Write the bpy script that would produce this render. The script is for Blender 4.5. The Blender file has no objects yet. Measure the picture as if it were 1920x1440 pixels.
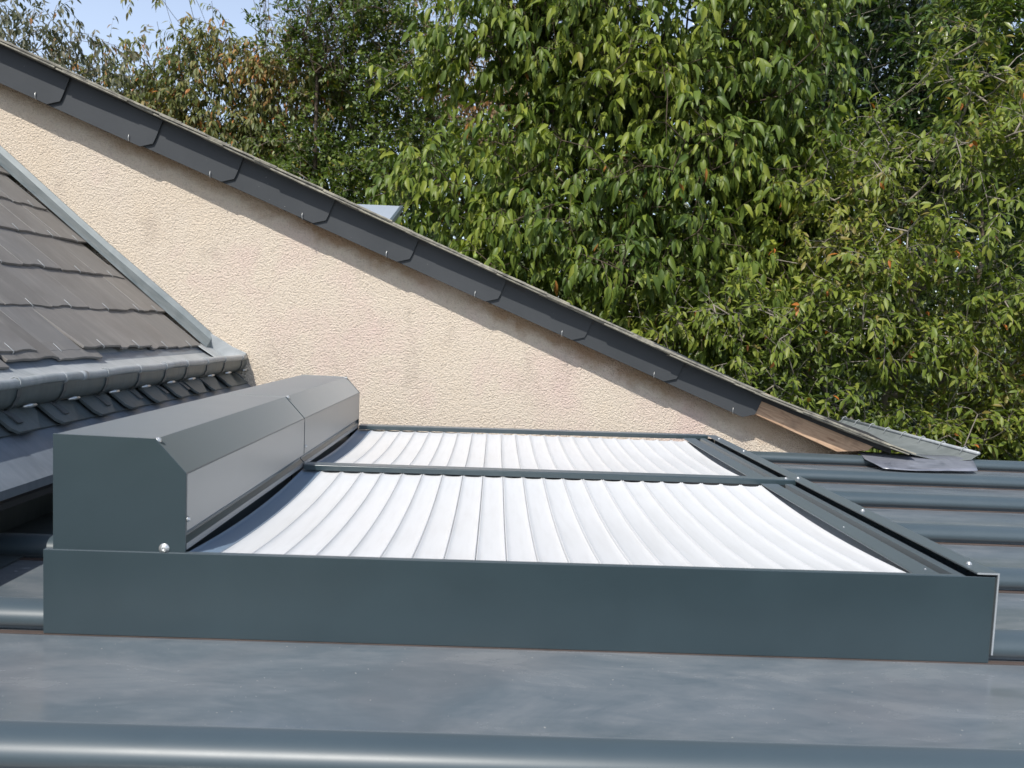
import bpy, bmesh, math, random
import numpy as np
from mathutils import Vector, Matrix

R = math.radians
rng = np.random.default_rng(7)
rnd = random.Random(11)
scene = bpy.context.scene
COL = scene.collection

# ------------------------------------------------------------------ camera
cam_d = bpy.data.cameras.new('camera')
cam = bpy.data.objects.new('camera', cam_d)
COL.objects.link(cam)
CAM = Vector((0.807, -1.397, 0.594))
yaw, pitch, roll = 0.023, 0.071, 0.041
fw = Vector((math.sin(yaw)*math.cos(pitch), math.cos(yaw)*math.cos(pitch), -math.sin(pitch)))
r0 = Vector((math.cos(yaw), -math.sin(yaw), 0)); u0 = r0.cross(fw)
rt = r0*math.cos(roll) + u0*math.sin(roll); up = rt.cross(fw)
M = Matrix((rt, up, -fw)).transposed().to_4x4(); M.translation = CAM
cam.matrix_world = M
cam_d.sensor_width = 36.0
cam_d.lens = 1450.0/1920*36
cam_d.clip_start = 0.05; cam_d.clip_end = 2000
cam_d.dof.use_dof = True
cam_d.dof.focus_distance = 2.6
cam_d.dof.aperture_fstop = cam_d.lens/3.2
scene.camera = cam

# ------------------------------------------------------------------ light
SUN_DIR = Vector((-0.23, -0.61, 0.76)).normalized()      # towards the sun
elev = math.asin(SUN_DIR.z)
azim = math.atan2(SUN_DIR.x, SUN_DIR.y)
world = bpy.data.worlds.new('World'); scene.world = world
world.use_nodes = True
wn = world.node_tree.nodes; wn.clear()
sky = wn.new('ShaderNodeTexSky'); sky.sky_type = 'NISHITA'; sky.sun_disc = False
sky.sun_elevation = elev; sky.sun_rotation = azim
sky.air_density = 1.0; sky.dust_density = 1.2; sky.ozone_density = 1.0
bg = wn.new('ShaderNodeBackground'); bg.inputs['Strength'].default_value = 0.125
wo = wn.new('ShaderNodeOutputWorld')
# summer haze: the air whitens the sky, most of all low down
wl = world.node_tree.links
tcw = wn.new('ShaderNodeTexCoord'); sxw = wn.new('ShaderNodeSeparateXYZ'); wl.new(tcw.outputs['Generated'], sxw.inputs[0])
hz = wn.new('ShaderNodeValToRGB'); wl.new(sxw.outputs['Z'], hz.inputs[0])
hz.color_ramp.interpolation = 'EASE'
hz.color_ramp.elements[0].position = 0.0; hz.color_ramp.elements[0].color = (3.35, 3.6, 4.15, 1)
hz.color_ramp.elements[1].position = 1.0; hz.color_ramp.elements[1].color = (0.15, 0.25, 0.5, 1)
addw = wn.new('ShaderNodeMix'); addw.data_type = 'RGBA'; addw.blend_type = 'ADD'; addw.inputs[0].default_value = 1.0
wl.new(sky.outputs[0], addw.inputs[6]); wl.new(hz.outputs[0], addw.inputs[7])
wl.new(addw.outputs[2], bg.inputs[0])
world.node_tree.links.new(bg.outputs[0], wo.inputs[0])
sun_d = bpy.data.lights.new('sun', 'SUN'); sun_d.energy = 4.3; sun_d.angle = R(0.53)
sun_d.color = (1.0, 0.965, 0.90)
sun = bpy.data.objects.new('sun', sun_d); COL.objects.link(sun)
sun.rotation_euler = SUN_DIR.to_track_quat('Z', 'Y').to_euler()
scene.view_settings.view_transform = 'Standard'
scene.view_settings.look = 'None'
scene.view_settings.exposure = 0.10
scene.view_settings.gamma = 1.0
scene.view_settings.use_curve_mapping = False
scene.cycles.max_bounces = 8
scene.cycles.diffuse_bounces = 3
scene.cycles.transmission_bounces = 3

# ------------------------------------------------------------------ materials
class NT:
    def __init__(s, name):
        s.m = bpy.data.materials.new(name); s.m.use_nodes = True
        s.t = s.m.node_tree; s.n = s.t.nodes
        s.b = s.n['Principled BSDF']; s.out = s.n['Material Output']
    def add(s, kind, **kw):
        nd = s.n.new('ShaderNode'+kind)
        for k, v in kw.items():
            if k in nd.inputs: nd.inputs[k].default_value = v
            else: setattr(nd, k, v)
        return nd
    def link(s, a, b): s.t.links.new(a, b)
    def ramp(s, fac, stops, interp='LINEAR'):
        r = s.n.new('ShaderNodeValToRGB'); r.color_ramp.interpolation = interp
        e = r.color_ramp.elements
        while len(e) < len(stops): e.new(0.5)
        for i, (p, c) in enumerate(stops):
            e[i].position = p; e[i].color = (*c, 1) if len(c) == 3 else c
        s.link(fac, r.inputs[0]); return r.outputs[0]
    def coords(s, scale=(1, 1, 1), kind='Object', rot=(0, 0, 0)):
        tc = s.n.new('ShaderNodeTexCoord'); mp = s.n.new('ShaderNodeMapping')
        mp.inputs['Scale'].default_value = scale; mp.inputs['Rotation'].default_value = rot
        s.link(tc.outputs[kind], mp.inputs[0]); return mp.outputs[0]
    def geo(s, scale=(1, 1, 1), rot=(0, 0, 0)):
        g = s.n.new('ShaderNodeNewGeometry'); mp = s.n.new('ShaderNodeMapping')
        mp.inputs['Scale'].default_value = scale; mp.inputs['Rotation'].default_value = rot
        s.link(g.outputs['Position'], mp.inputs[0]); return mp.outputs[0]
    def noise(s, vec, scale, detail=3, rough=0.55, dist=0.0):
        nd = s.add('TexNoise', Scale=scale, Detail=detail, Roughness=rough, Distortion=dist)
        s.link(vec, nd.inputs['Vector']); return nd.outputs['Fac']
    def mix(s, fac, a, b, mode='MIX'):
        nd = s.n.new('ShaderNodeMix'); nd.data_type = 'RGBA'; nd.blend_type = mode
        for v, i in ((fac, 0), (a, 6), (b, 7)):
            if isinstance(v, (int, float)): nd.inputs[i].default_value = v
            elif isinstance(v, tuple): nd.inputs[i].default_value = (*v, 1)
            else: s.link(v, nd.inputs[i])
        return nd.outputs[2]
    def math(s, op, a, b=0.0, c=None):
        nd = s.n.new('ShaderNodeMath'); nd.operation = op
        for i, v in enumerate((a, b) if c is None else (a, b, c)):
            if isinstance(v, (int, float)): nd.inputs[i].default_value = v
            else: s.link(v, nd.inputs[i])
        return nd.outputs[0]
    def bump(s, h, strength, dist):
        nd = s.add('Bump', Strength=strength, Distance=dist)
        s.link(h, nd.inputs['Height']); s.link(nd.outputs[0], s.b.inputs['Normal'])
    def set(s, **kw):
        for k, v in kw.items():
            i = s.b.inputs[k.replace('_', ' ')]
            if isinstance(v, (int, float)): i.default_value = v
            elif isinstance(v, tuple): i.default_value = (*v, 1)
            else: s.link(v, i)
        return s

def mat_metal(name, c, rough, var=0.15, spec=0.5, bump=0.0, sheen=0.0):
    t = NT(name); p = t.geo()
    n = t.noise(p, 5, 5, 0.6, 0.6); n2 = t.noise(p, 420, 2)
    f = t.math('ADD', t.math('MULTIPLY', n, 0.8), t.math('MULTIPLY', n2, 0.2))
    lo = tuple(x*(1-var) for x in c); hi = tuple(x*(1+var) for x in c)
    t.set(Base_Color=t.ramp(f, [(0.3, lo), (0.7, hi)]),
          Roughness=t.ramp(n, [(0.3, (rough*0.94,)*3), (0.7, (rough*1.06,)*3)]))
    t.b.inputs['Specular IOR Level'].default_value = spec
    t.b.inputs['Sheen Weight'].default_value = sheen; t.b.inputs['Sheen Roughness'].default_value = 0.45
    t.b.inputs['Sheen Tint'].default_value = (0.9, 0.95, 1.0, 1)
    t.bump(n2, 0.06 + bump, 0.0006)
    return t.m

M_ANTH = mat_metal('anthracite_powder_coat', (0.020, 0.037, 0.044), 0.30, 0.10, 0.8, 0, 0.36)
M_SLAT_REFLECT = mat_metal('painted_slat_reflection', (0.36, 0.36, 0.35), 0.42, 0.05, 0.6)  # pale tone paints the white slats' reflection on the anthracite housing side
M_SLAT_REFLECT.node_tree.nodes['Principled BSDF'].inputs['Metallic'].default_value = 0.35
M_ANTH_SKY = mat_metal('anthracite_painted_sky_blue', (0.115, 0.185, 0.27), 0.38, 0.08, 0.6, 0, 0.35)  # blue of the reflected sky painted into the anthracite slat colour
M_RIB = mat_metal('anthracite_roof_sheet', (0.042, 0.063, 0.074), 0.45, 0.05, 0.85, 0, 0.25)
M_ALU = mat_metal('raw_aluminium_edge', (0.55, 0.57, 0.58), 0.35, 0.1)
M_ALU.node_tree.nodes['Principled BSDF'].inputs['Metallic'].default_value = 0.6
M_SCREW = mat_metal('galvanised_screw', (0.62, 0.62, 0.60), 0.3, 0.1)
M_SCREW.node_tree.nodes['Principled BSDF'].inputs['Metallic'].default_value = 0.7
M_BLACK_FILL = mat_metal('black_fill_painted_shade', (0.012, 0.013, 0.014), 0.8, 0.2)  # near black; in the side grooves it paints shade
M_BROWN = mat_metal('brown_sealant', (0.088, 0.066, 0.057), 0.6, 0.35)
M_DARK = mat_metal('dark_board_and_painted_shade', (0.035, 0.035, 0.036), 0.7, 0.4)  # dark board tone, also shade painted on the wing wall

def m_pan():                      # dusty flat sheet between the ribs
    t = NT('dusty_roof_sheet')
    p = t.geo((0.55, 1.6, 1)); p2 = t.geo()
    a = t.noise(p, 3.2, 7, 0.62, 1.2)
    b = t.noise(p, 14, 5, 0.6, 0.8)
    sp = t.noise(p2, 150, 2, 0.5)
    f = t.math('ADD', t.math('MULTIPLY', a, 0.7), t.math('MULTIPLY', b, 0.3))
    c = t.ramp(f, [(0.34, (0.072, 0.098, 0.116)), (0.46, (0.095, 0.120, 0.138)), (0.53, (0.122, 0.144, 0.160)), (0.66, (0.175, 0.19, 0.20))])
    tint = t.noise(t.geo((0.8, 1.2, 1)), 2.4, 3)
    c = t.mix(t.math('MULTIPLY', t.ramp(tint, [(0.52, (0, 0, 0)), (0.68, (1, 1, 1))]), 0.30), c, (0.135, 0.128, 0.130))
    specks = t.ramp(sp, [(0.725, (0, 0, 0)), (0.76, (1, 1, 1))])
    c = t.mix(specks, c, (0.40, 0.39, 0.36))
    t.set(Base_Color=c, Roughness=t.ramp(f, [(0.34, (0.11,)*3), (0.64, (0.30,)*3)]))
    t.b.inputs['Specular IOR Level'].default_value = 0.85
    t.b.inputs['Sheen Weight'].default_value = 0.15; t.b.inputs['Sheen Roughness'].default_value = 0.5
    t.bump(t.noise(p2, 9, 2), 0.10, 0.004)
    return t.m
M_PAN = m_pan()

def m_white():
    t = NT('white_slat_paint'); p = t.geo()
    n = t.noise(p, 4, 4, 0.6); d = t.noise(t.geo((12, 1.2, 1)), 6, 4, 0.6)
    c = t.mix(t.ramp(d, [(0.45, (0, 0, 0)), (0.8, (0.6,)*3)]), (0.69, 0.69, 0.685), (0.61, 0.605, 0.59))
    t.set(Base_Color=c, Roughness=t.ramp(n, [(0.3, (0.30,)*3), (0.7, (0.42,)*3)]))
    t.bump(t.noise(p, 300, 2), 0.05, 0.0006)
    return t.m
M_WHITE = m_white()

def m_wall():
    t = NT('cream_roughcast_render'); p = t.geo()
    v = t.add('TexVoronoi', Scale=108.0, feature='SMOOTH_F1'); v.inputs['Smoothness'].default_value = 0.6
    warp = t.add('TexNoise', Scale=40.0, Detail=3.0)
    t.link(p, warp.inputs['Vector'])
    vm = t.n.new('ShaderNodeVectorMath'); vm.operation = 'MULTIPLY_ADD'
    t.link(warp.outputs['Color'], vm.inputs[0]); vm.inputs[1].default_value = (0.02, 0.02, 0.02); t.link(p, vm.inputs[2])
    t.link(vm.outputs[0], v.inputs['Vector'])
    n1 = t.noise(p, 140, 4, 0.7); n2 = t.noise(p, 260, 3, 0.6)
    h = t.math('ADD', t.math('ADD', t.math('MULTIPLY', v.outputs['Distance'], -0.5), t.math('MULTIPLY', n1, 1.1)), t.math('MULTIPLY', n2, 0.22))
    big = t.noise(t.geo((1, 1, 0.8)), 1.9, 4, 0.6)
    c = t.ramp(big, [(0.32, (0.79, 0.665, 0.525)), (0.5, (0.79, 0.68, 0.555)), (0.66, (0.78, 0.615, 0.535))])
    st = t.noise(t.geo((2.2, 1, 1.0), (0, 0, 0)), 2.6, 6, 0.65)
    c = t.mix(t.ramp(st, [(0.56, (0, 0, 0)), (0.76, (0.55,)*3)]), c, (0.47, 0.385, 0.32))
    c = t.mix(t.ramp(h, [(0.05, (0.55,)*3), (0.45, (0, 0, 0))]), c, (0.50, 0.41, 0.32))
    # rusty run-off band that hugs the foot of the verge slates
    sx = t.n.new('ShaderNodeSeparateXYZ'); t.link(p, sx.inputs[0])
    line = t.math('ADD', sx.outputs['Z'], t.math('MULTIPLY', sx.outputs['X'], 0.405))
    jag = t.noise(t.geo((1, 1, 1)), 9, 5, 0.7)
    q = t.math('ADD', line, t.math('MULTIPLY', t.math('SUBTRACT', jag, 0.5), 0.16))
    band = t.ramp(q, [(0.0, (0, 0, 0)), (0.945, (0, 0, 0)), (0.998, (1, 1, 1))])
    bn = t.math('MULTIPLY', band, t.math('MULTIPLY', t.ramp(t.noise(p, 1.3, 2), [(0.35, (0.3,)*3), (0.65, (1, 1, 1))]), 0.7))
    c = t.mix(bn, c, (0.36, 0.19, 0.075))
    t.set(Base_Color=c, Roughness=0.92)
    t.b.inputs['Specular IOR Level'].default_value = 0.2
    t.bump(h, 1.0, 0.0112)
    return t.m
M_WALL = m_wall()

def m_slate():
    t = NT('weathered_brown_slate')
    oi = t.n.new('ShaderNodeObjectInfo')
    p = t.coords((1, 1, 1), 'Object')
    sh = t.n.new('ShaderNodeVectorMath'); sh.operation = 'ADD'
    cm = t.n.new('ShaderNodeCombineXYZ')
    for i in range(3): t.link(t.math('MULTIPLY', oi.outputs['Random'], 13.0*(i+1)), cm.inputs[i])
    t.link(p, sh.inputs[0]); t.link(cm.outputs[0], sh.inputs[1])
    mp = t.n.new('ShaderNodeMapping'); mp.inputs['Scale'].default_value = (3, 16, 3); t.link(sh.outputs[0], mp.inputs[0])
    st = t.noise(mp.outputs[0], 1.6, 5, 0.65, 0.4)
    big = t.noise(sh.outputs[0], 7, 4, 0.6)
    base = t.ramp(oi.outputs['Random'], [(0.0, (0.150, 0.141, 0.131)), (0.35, (0.185, 0.174, 0.163)), (0.7, (0.172, 0.166, 0.160)), (1.0, (0.205, 0.190, 0.175))])
    c = t.mix(t.ramp(st, [(0.5, (0, 0, 0)), (0.75, (0.45,)*3)]), base, (0.30, 0.28, 0.255))
    c = t.mix(t.ramp(big, [(0.5, (0, 0, 0)), (0.8, (0.6,)*3)]), c, (0.125, 0.113, 0.104))
    t.set(Base_Color=c, Roughness=0.55)
    t.bump(t.math('ADD', st, t.noise(sh.outputs[0], 60, 3)), 0.2, 0.0015)
    return t.m
M_SLATE = m_slate()

def m_verge():
    t = NT('dark_fibre_verge_slate'); p = t.geo()
    n = t.noise(p, 3, 4, 0.6); sp = t.noise(p, 90, 1)
    c = t.ramp(n, [(0.3, (0.044, 0.048, 0.052)), (0.7, (0.056, 0.060, 0.065))])
    c = t.mix(t.ramp(sp, [(0.80, (0, 0, 0)), (0.82, (1, 1, 1))]), c, (0.25, 0.25, 0.25))
    t.set(Base_Color=c, Roughness=0.6)
    t.b.inputs['Specular IOR Level'].default_value = 0.2
    t.bump(t.noise(p, 120, 2), 0.12, 0.001)
    return t.m
M_VERGE = m_verge()

def m_lichen():
    t = NT('lichened_slate_edge'); p = t.geo()
    n = t.noise(p, 22, 5, 0.7); n2 = t.noise(p, 70, 3)
    c = t.ramp(n, [(0.3, (0.10, 0.095, 0.085)), (0.5, (0.24, 0.225, 0.185)), (0.68, (0.36, 0.335, 0.26))])
    t.set(Base_Color=c, Roughness=0.85); t.bump(n2, 0.5, 0.003)
    return t.m
M_LICHEN = m_lichen()

def m_zinc(name='weathered_zinc', c0=(0.27, 0.295, 0.305), c1=(0.47, 0.485, 0.49), rough=0.42):
    t = NT(name); p = t.geo()
    n = t.noise(p, 9, 6, 0.65, 0.8); n2 = t.noise(t.geo((1, 6, 1)), 10, 4, 0.6)
    f = t.math('ADD', t.math('MULTIPLY', n, 0.6), t.math('MULTIPLY', n2, 0.4))
    c = t.ramp(f, [(0.32, c0), (0.5, tuple((a+b)/2 for a, b in zip(c0, c1))), (0.7, c1)])
    t.set(Base_Color=c, Roughness=t.ramp(n, [(0.3, (rough*0.8,)*3), (0.7, (rough*1.25,)*3)]), Metallic=0.12)
    t.bump(t.noise(p, 14, 3), 0.25, 0.004)
    return t.m
M_ZINC = m_zinc()
M_ZINCD = m_zinc('dark_zinc_and_painted_shade', (0.075, 0.092, 0.092), (0.14, 0.16, 0.16), 0.45)  # dark tone of the lower slates; painted shade on the gutter belly
M_STRAP = m_zinc('blackened_steel_strap', (0.06, 0.068, 0.07), (0.12, 0.13, 0.135), 0.5)
M_LEAD = m_zinc('lead_sheet', (0.11, 0.12, 0.145), (0.26, 0.27, 0.31), 0.32)

def m_wood():
    t = NT('weathered_rafter_timber')
    p = t.geo((1, 1, 1), (0, R(-21.5), 0))
    mp = t.n.new('ShaderNodeMapping'); mp.inputs['Scale'].default_value = (3.5, 40, 46); t.link(p, mp.inputs[0])
    g = t.noise(mp.outputs[0], 1.4, 6, 0.65, 1.4)
    b = t.noise(p, 9, 4, 0.6)
    c = t.ramp(g, [(0.30, (0.27, 0.155, 0.095)), (0.5, (0.47, 0.31, 0.20)), (0.7, (0.58, 0.40, 0.27))])
    c = t.mix(t.ramp(b, [(0.5, (0, 0, 0)), (0.75, (0.7,)*3)]), c, (0.20, 0.13, 0.09))
    t.set(Base_Color=c, Roughness=0.8); t.bump(g, 0.5, 0.002)
    return t.m
M_WOOD = m_wood()

def m_bark(name, a, b):
    t = NT(name); p = t.geo((1, 1, 0.35))
    n = t.noise(p, 30, 5, 0.65)
    t.set(Base_Color=t.ramp(n, [(0.35, a), (0.65, b)]), Roughness=0.9); t.bump(n, 0.6, 0.01)
    return t.m
BARK_BROWN = m_bark('brown_bark', (0.055, 0.038, 0.026), (0.13, 0.095, 0.065))
BARK_GREY = m_bark('grey_bark', (0.16, 0.14, 0.115), (0.33, 0.29, 0.235))

def m_leaf(name, stops, gloss=0.4, spec=0.45, trans=0.28):
    t = NT(name)
    at = t.n.new('ShaderNodeAttribute'); at.attribute_name = 'hue'
    c = t.ramp(at.outputs['Fac'], [(p, tuple(v*1.12 for v in k)) for p, k in stops])
    t.set(Base_Color=c, Roughness=gloss)
    t.b.inputs['Specular IOR Level'].default_value = spec
    tr = t.n.new('ShaderNodeBsdfTranslucent')
    cc = t.mix(1.0, c, (1.25, 1.35, 0.55), 'MULTIPLY'); t.link(cc, tr.inputs[0])
    ms = t.n.new('ShaderNodeMixShader'); ms.inputs[0].default_value = trans
    t.link(t.b.outputs[0], ms.inputs[1]); t.link(tr.outputs[0], ms.inputs[2])
    t.link(ms.outputs[0], t.out.inputs[0])
    return t.m
L_WALNUT = m_leaf('walnut_leaf', [(0, (0.055, 0.095, 0.020)), (0.5, (0.118, 0.165, 0.026)), (0.93, (0.225, 0.255, 0.038)), (0.985, (0.20, 0.17, 0.03)), (0.995, (0.30, 0.13, 0.03))], 0.45, 0.32)
L_CHERRY = m_leaf('cherry_leaf', [(0, (0.060, 0.094, 0.018)), (0.5, (0.135, 0.178, 0.026)), (0.9, (0.22, 0.235, 0.042)), (0.965, (0.19, 0.14, 0.045)), (0.985, (0.42, 0.15, 0.035))], 0.45, 0.32)
L_LAUREL = m_leaf('laurel_leaf', [(0, (0.022, 0.044, 0.014)), (0.6, (0.038, 0.068, 0.018)), (1, (0.075, 0.105, 0.028))], 0.22, 0.6, 0.12)
L_PEACH = m_leaf('peach_leaf', [(0, (0.055, 0.105, 0.022)), (0.6, (0.09, 0.145, 0.028)), (1, (0.15, 0.18, 0.04))], 0.36)
L_HAZEL = m_leaf('small_dark_leaf', [(0, (0.05, 0.085, 0.018)), (0.6, (0.095, 0.14, 0.026)), (0.9, (0.18, 0.215, 0.032)), (1, (0.20, 0.18, 0.03))], 0.45)
L_PLUM = m_leaf('autumn_plum_leaf', [(0, (0.075, 0.10, 0.028)), (0.45, (0.13, 0.145, 0.038)), (0.72, (0.195, 0.18, 0.055)), (0.86, (0.27, 0.19, 0.07)), (0.95, (0.36, 0.16, 0.045)), (1.0, (0.44, 0.17, 0.04))], 0.5)
L_BROWN = m_leaf('dry_brown_leaf', [(0, (0.10, 0.10, 0.035)), (0.4, (0.17, 0.13, 0.055)), (0.8, (0.26, 0.16, 0.085)), (1, (0.36, 0.17, 0.06))], 0.6)
L_WILLOW = m_leaf('grey_green_leaf', [(0, (0.06, 0.068, 0.036)), (0.6, (0.10, 0.105, 0.058)), (0.93, (0.15, 0.13, 0.08)), (1, (0.34, 0.16, 0.06))], 0.5)
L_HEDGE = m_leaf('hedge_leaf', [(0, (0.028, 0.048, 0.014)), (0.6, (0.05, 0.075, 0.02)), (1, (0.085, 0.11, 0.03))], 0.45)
M_NUT = mat_metal('green_walnut_husk', (0.20, 0.27, 0.05), 0.45, 0.2)

def m_ground():
    t = NT('garden_lawn'); p = t.geo()
    n = t.noise(p, 1.5, 6, 0.65); n2 = t.noise(p, 35, 3)
    t.set(Base_Color=t.mix(n2, t.ramp(n, [(0.35, (0.035, 0.06, 0.018)), (0.65, (0.075, 0.095, 0.03))]), (0.05, 0.065, 0.02)), Roughness=0.95)
    t.bump(n2, 0.6, 0.05)
    return t.m
M_GROUND = m_ground()

# ------------------------------------------------------------------ mesh helpers
WPOS = {}
def mesh_from(name, V, F, mat, smooth=False):
    me = bpy.data.meshes.new(name)
    me.from_pydata([tuple(v) for v in V], [], F); me.update()
    if smooth: me.polygons.foreach_set('use_smooth', [True]*len(me.polygons))
    if mat: me.materials.append(mat)
    return me

def link(name, me, parent=None, loc=(0, 0, 0)):
    """loc is a world position; mesh vertices are relative to it"""
    o = bpy.data.objects.new(name, me); COL.objects.link(o)
    loc = Vector(loc); WPOS[o] = loc
    if parent is not None:
        o.parent = parent; o.location = loc - WPOS[parent]
    else: o.location = loc
    return o

def thing(name, label, cat, loc, group=None):
    o = link(name, None, None, loc); o.empty_display_size = 0.1
    o['label'] = label; o['category'] = cat
    if group: o['group'] = group
    return o

def tidy(me, bevel=0.0, segs=2, smooth=False):
    bm = bmesh.new(); bm.from_mesh(me)
    bmesh.ops.recalc_face_normals(bm, faces=bm.faces)
    if bevel > 0:
        ed = [e for e in bm.edges if len(e.link_faces) == 2 and e.calc_face_angle(0) > 0.35]
        bmesh.ops.bevel(bm, geom=ed, offset=bevel, segments=segs, profile=0.5, affect='EDGES')
    bm.to_mesh(me); bm.free()
    if smooth: me.polygons.foreach_set('use_smooth', [True]*len(me.polygons))
    return me

def box_me(name, x0, x1, y0, y1, z0, z1, mat, bevel=0.0):
    V = [(x, y, z) for x in (x0, x1) for y in (y0, y1) for z in (z0, z1)]
    F = [(0, 1, 3, 2), (4, 6, 7, 5), (0, 4, 5, 1), (2, 3, 7, 6), (0, 2, 6, 4), (1, 5, 7, 3)]
    return tidy(mesh_from(name, V, F, mat), bevel)

def prism_me(name, poly, axis, a0, a1, mat, bevel=0.0):
    """closed polygon extruded along an axis: 'y' polygon is (x,z); 'x' polygon is (y,z)"""
    n = len(poly); V = []
    for a in (a0, a1):
        for k, (p, q) in enumerate(poly):
            aa = a[k] if hasattr(a, '__len__') else a
            V.append((p, aa, q) if axis == 'y' else (aa, p, q))
    F = [tuple(range(n)), tuple(range(2*n-1, n-1, -1))]
    for i in range(n):
        j = (i+1) % n; F.append((i, i+n, j+n, j))
    return tidy(mesh_from(name, V, F, mat), bevel)

def sheet_me(name, line, axis, a0, a1, thick, mat, smooth=True, cuts=1):
    """open profile line with a thickness, extruded along an axis"""
    pts = [Vector((p[0], p[1])) for p in line]; n = len(pts); off = []
    for i in range(n):
        d = (pts[min(i+1, n-1)] - pts[max(i-1, 0)]).normalized()
        off.append(pts[i] + Vector((d.y, -d.x))*thick)
    loop = pts + off[::-1]; m = len(loop); V = []; F = []
    for k in range(cuts+1):
        a = a0 + (a1-a0)*k/cuts
        V += [((p.x, a, p.y) if axis == 'y' else (a, p.x, p.y)) for p in loop]
    for k in range(cuts):
        for i in range(m):
            j = (i+1) % m; F.append((k*m+i, (k+1)*m+i, (k+1)*m+j, k*m+j))
    for base in (0, cuts*m):
        for i in range(n-1): F.append((base+i, base+i+1, base+m-2-i, base+m-1-i))
    me = tidy(mesh_from(name, V, F, mat))
    if smooth:
        me.polygons.foreach_set('use_smooth', [True]*len(me.polygons))
        me.set_sharp_from_angle(angle=R(35))
    return me

def tube_arrays(P, rad, sides=6):
    P = [Vector(p) for p in P]; n = len(P); V = []; F = []
    if not hasattr(rad, '__len__'): rad = [rad]*n
    ref = Vector((0.31, 0.2, 0.93))
    for i in range(n):
        d = (P[min(i+1, n-1)] - P[max(i-1, 0)]).normalized()
        a = d.cross(ref)
        if a.length < 1e-3: a = d.cross(Vector((1, 0, 0)))
        a.normalize(); b = d.cross(a)
        for k in range(sides):
            t = 2*math.pi*k/sides
            V.append(P[i] + (a*math.cos(t) + b*math.sin(t))*rad[i])
    for i in range(n-1):
        for k in range(sides):
            l = (k+1) % sides
            F.append((i*sides+k, i*sides+l, (i+1)*sides+l, (i+1)*sides+k))
    F.append(tuple(range(sides-1, -1, -1))); F.append(tuple((n-1)*sides+k for k in range(sides)))
    return V, F

def tube_me(name, P, rad, mat, sides=8):
    V, F = tube_arrays(P, rad, sides); return tidy(mesh_from(name, V, F, mat), smooth=True)

def screw_me(name, r, h, mat, axis):
    """pan head screw with washer; axis = direction it stands out"""
    prof = [(r*1.35, 0), (r*1.35, h*0.25), (r, h*0.3), (r*0.92, h*0.75), (r*0.5, h), (r*0.25, h), (r*0.22, h*0.6)]
    V = []; F = []; S = 12; z = Vector(axis).normalized(); x = z.orthogonal().normalized(); y = z.cross(x)
    for rr, hh in prof:
        for k in range(S):
            t = 2*math.pi*k/S; V.append(x*rr*math.cos(t) + y*rr*math.sin(t) + z*hh)
    for i in range(len(prof)-1):
        for k in range(S):
            l = (k+1) % S; F.append((i*S+k, i*S+l, (i+1)*S+l, (i+1)*S+k))
    F.append(tuple((len(prof)-1)*S+k for k in range(S))); F.append(tuple(range(S-1, -1, -1)))
    return tidy(mesh_from(name, V, F, mat), smooth=True)

# ------------------------------------------------------------------ ground
g = link('ground', mesh_from('ground', [(-600, -300, 0), (600, -300, 0), (600, 900, 0), (-600, 900, 0)], [(0, 1, 2, 3)], M_GROUND), None, (0, 0, -2.6))
g['kind'] = 'structure'

# ------------------------------------------------------------------ veranda roof
Z0 = (0, 0, 0)
ver = thing('veranda_roof', 'dark grey ribbed metal veranda roof that the shutter box stands on', 'veranda roof', Z0)
link('roof_panel', box_me('roof_panel', -1.3, 6.2, -1.35, 2.385, -0.09, 0.0, M_PAN), ver)
rib_w, rib_h = 0.112, 0.043
line = [(0.0145, 0.0022)]
for i in range(15):
    t = R(-50+10*i)
    line.append((0.042-0.042*math.cos(t), 0.0240+0.0262*math.sin(t)))
for i in range(1, 11):
    q = i/10; line.append((0.042+0.068*q, 0.0022+0.048*(0.5+0.5*math.cos(math.pi*q))**0.9))
rib_me = sheet_me('rib', line, 'x', -1.3, 6.2, 0.002, M_RIB)
strip_me = box_me('sealing_strip', -1.3, 6.2, -0.005, 0.006, 0.0005, 0.003, M_BROWN)
for y in (-1.29, -0.86, -0.442, 0.006, 0.43, 0.872, 1.343, 1.80, 2.262):
    link('rib', rib_me, ver, (0, y, 0))
    link('sealing_strip', strip_me, ver, (0, y, 0))
link('front_gutter', box_me('front_gutter', 6.2, 6.34, -1.35, 2.385, -0.12, 0.0, M_RIB, 0.01), ver)
for x in (-0.2, 3.0, 6.0):
    link('post', box_me('post', x-0.05, x+0.05, -1.3, -1.2, -2.6, -0.09, M_ANTH, 0.004), ver)

# ------------------------------------------------------------------ roller shutter box
L = 1.757; DP = 1.82; YM = 0.866
sh = thing('roof_roller_shutter', 'anthracite roof window shutter box with white curved slats and a long housing', 'roller shutter', Z0)
# front fascia, folded back along the top
link('front_fascia', prism_me('front_fascia', [(0.0, 0.004), (L, 0.004), (L, 0.168), (0.0, 0.160)], 'y', -0.0005, 0.003, M_ANTH, 0.0006), sh)
link('fascia_fold', prism_me('fascia_fold', [(0.0, 0.1575), (L-0.06, 0.1655), (L-0.06, 0.168), (0.0, 0.160)], 'y', 0.0035, 0.013, M_ANTH, 0.0006), sh)
link('left_side_plate', box_me('left_side_plate', 0.0, 0.003, 0.0045, 1.82, 0.004, 0.155, M_ANTH), sh)
link('base_tray', box_me('base_tray', 0.02, L-0.01, 0.016, 1.80, 0.05, 0.110, M_BLACK_FILL), sh)
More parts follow.
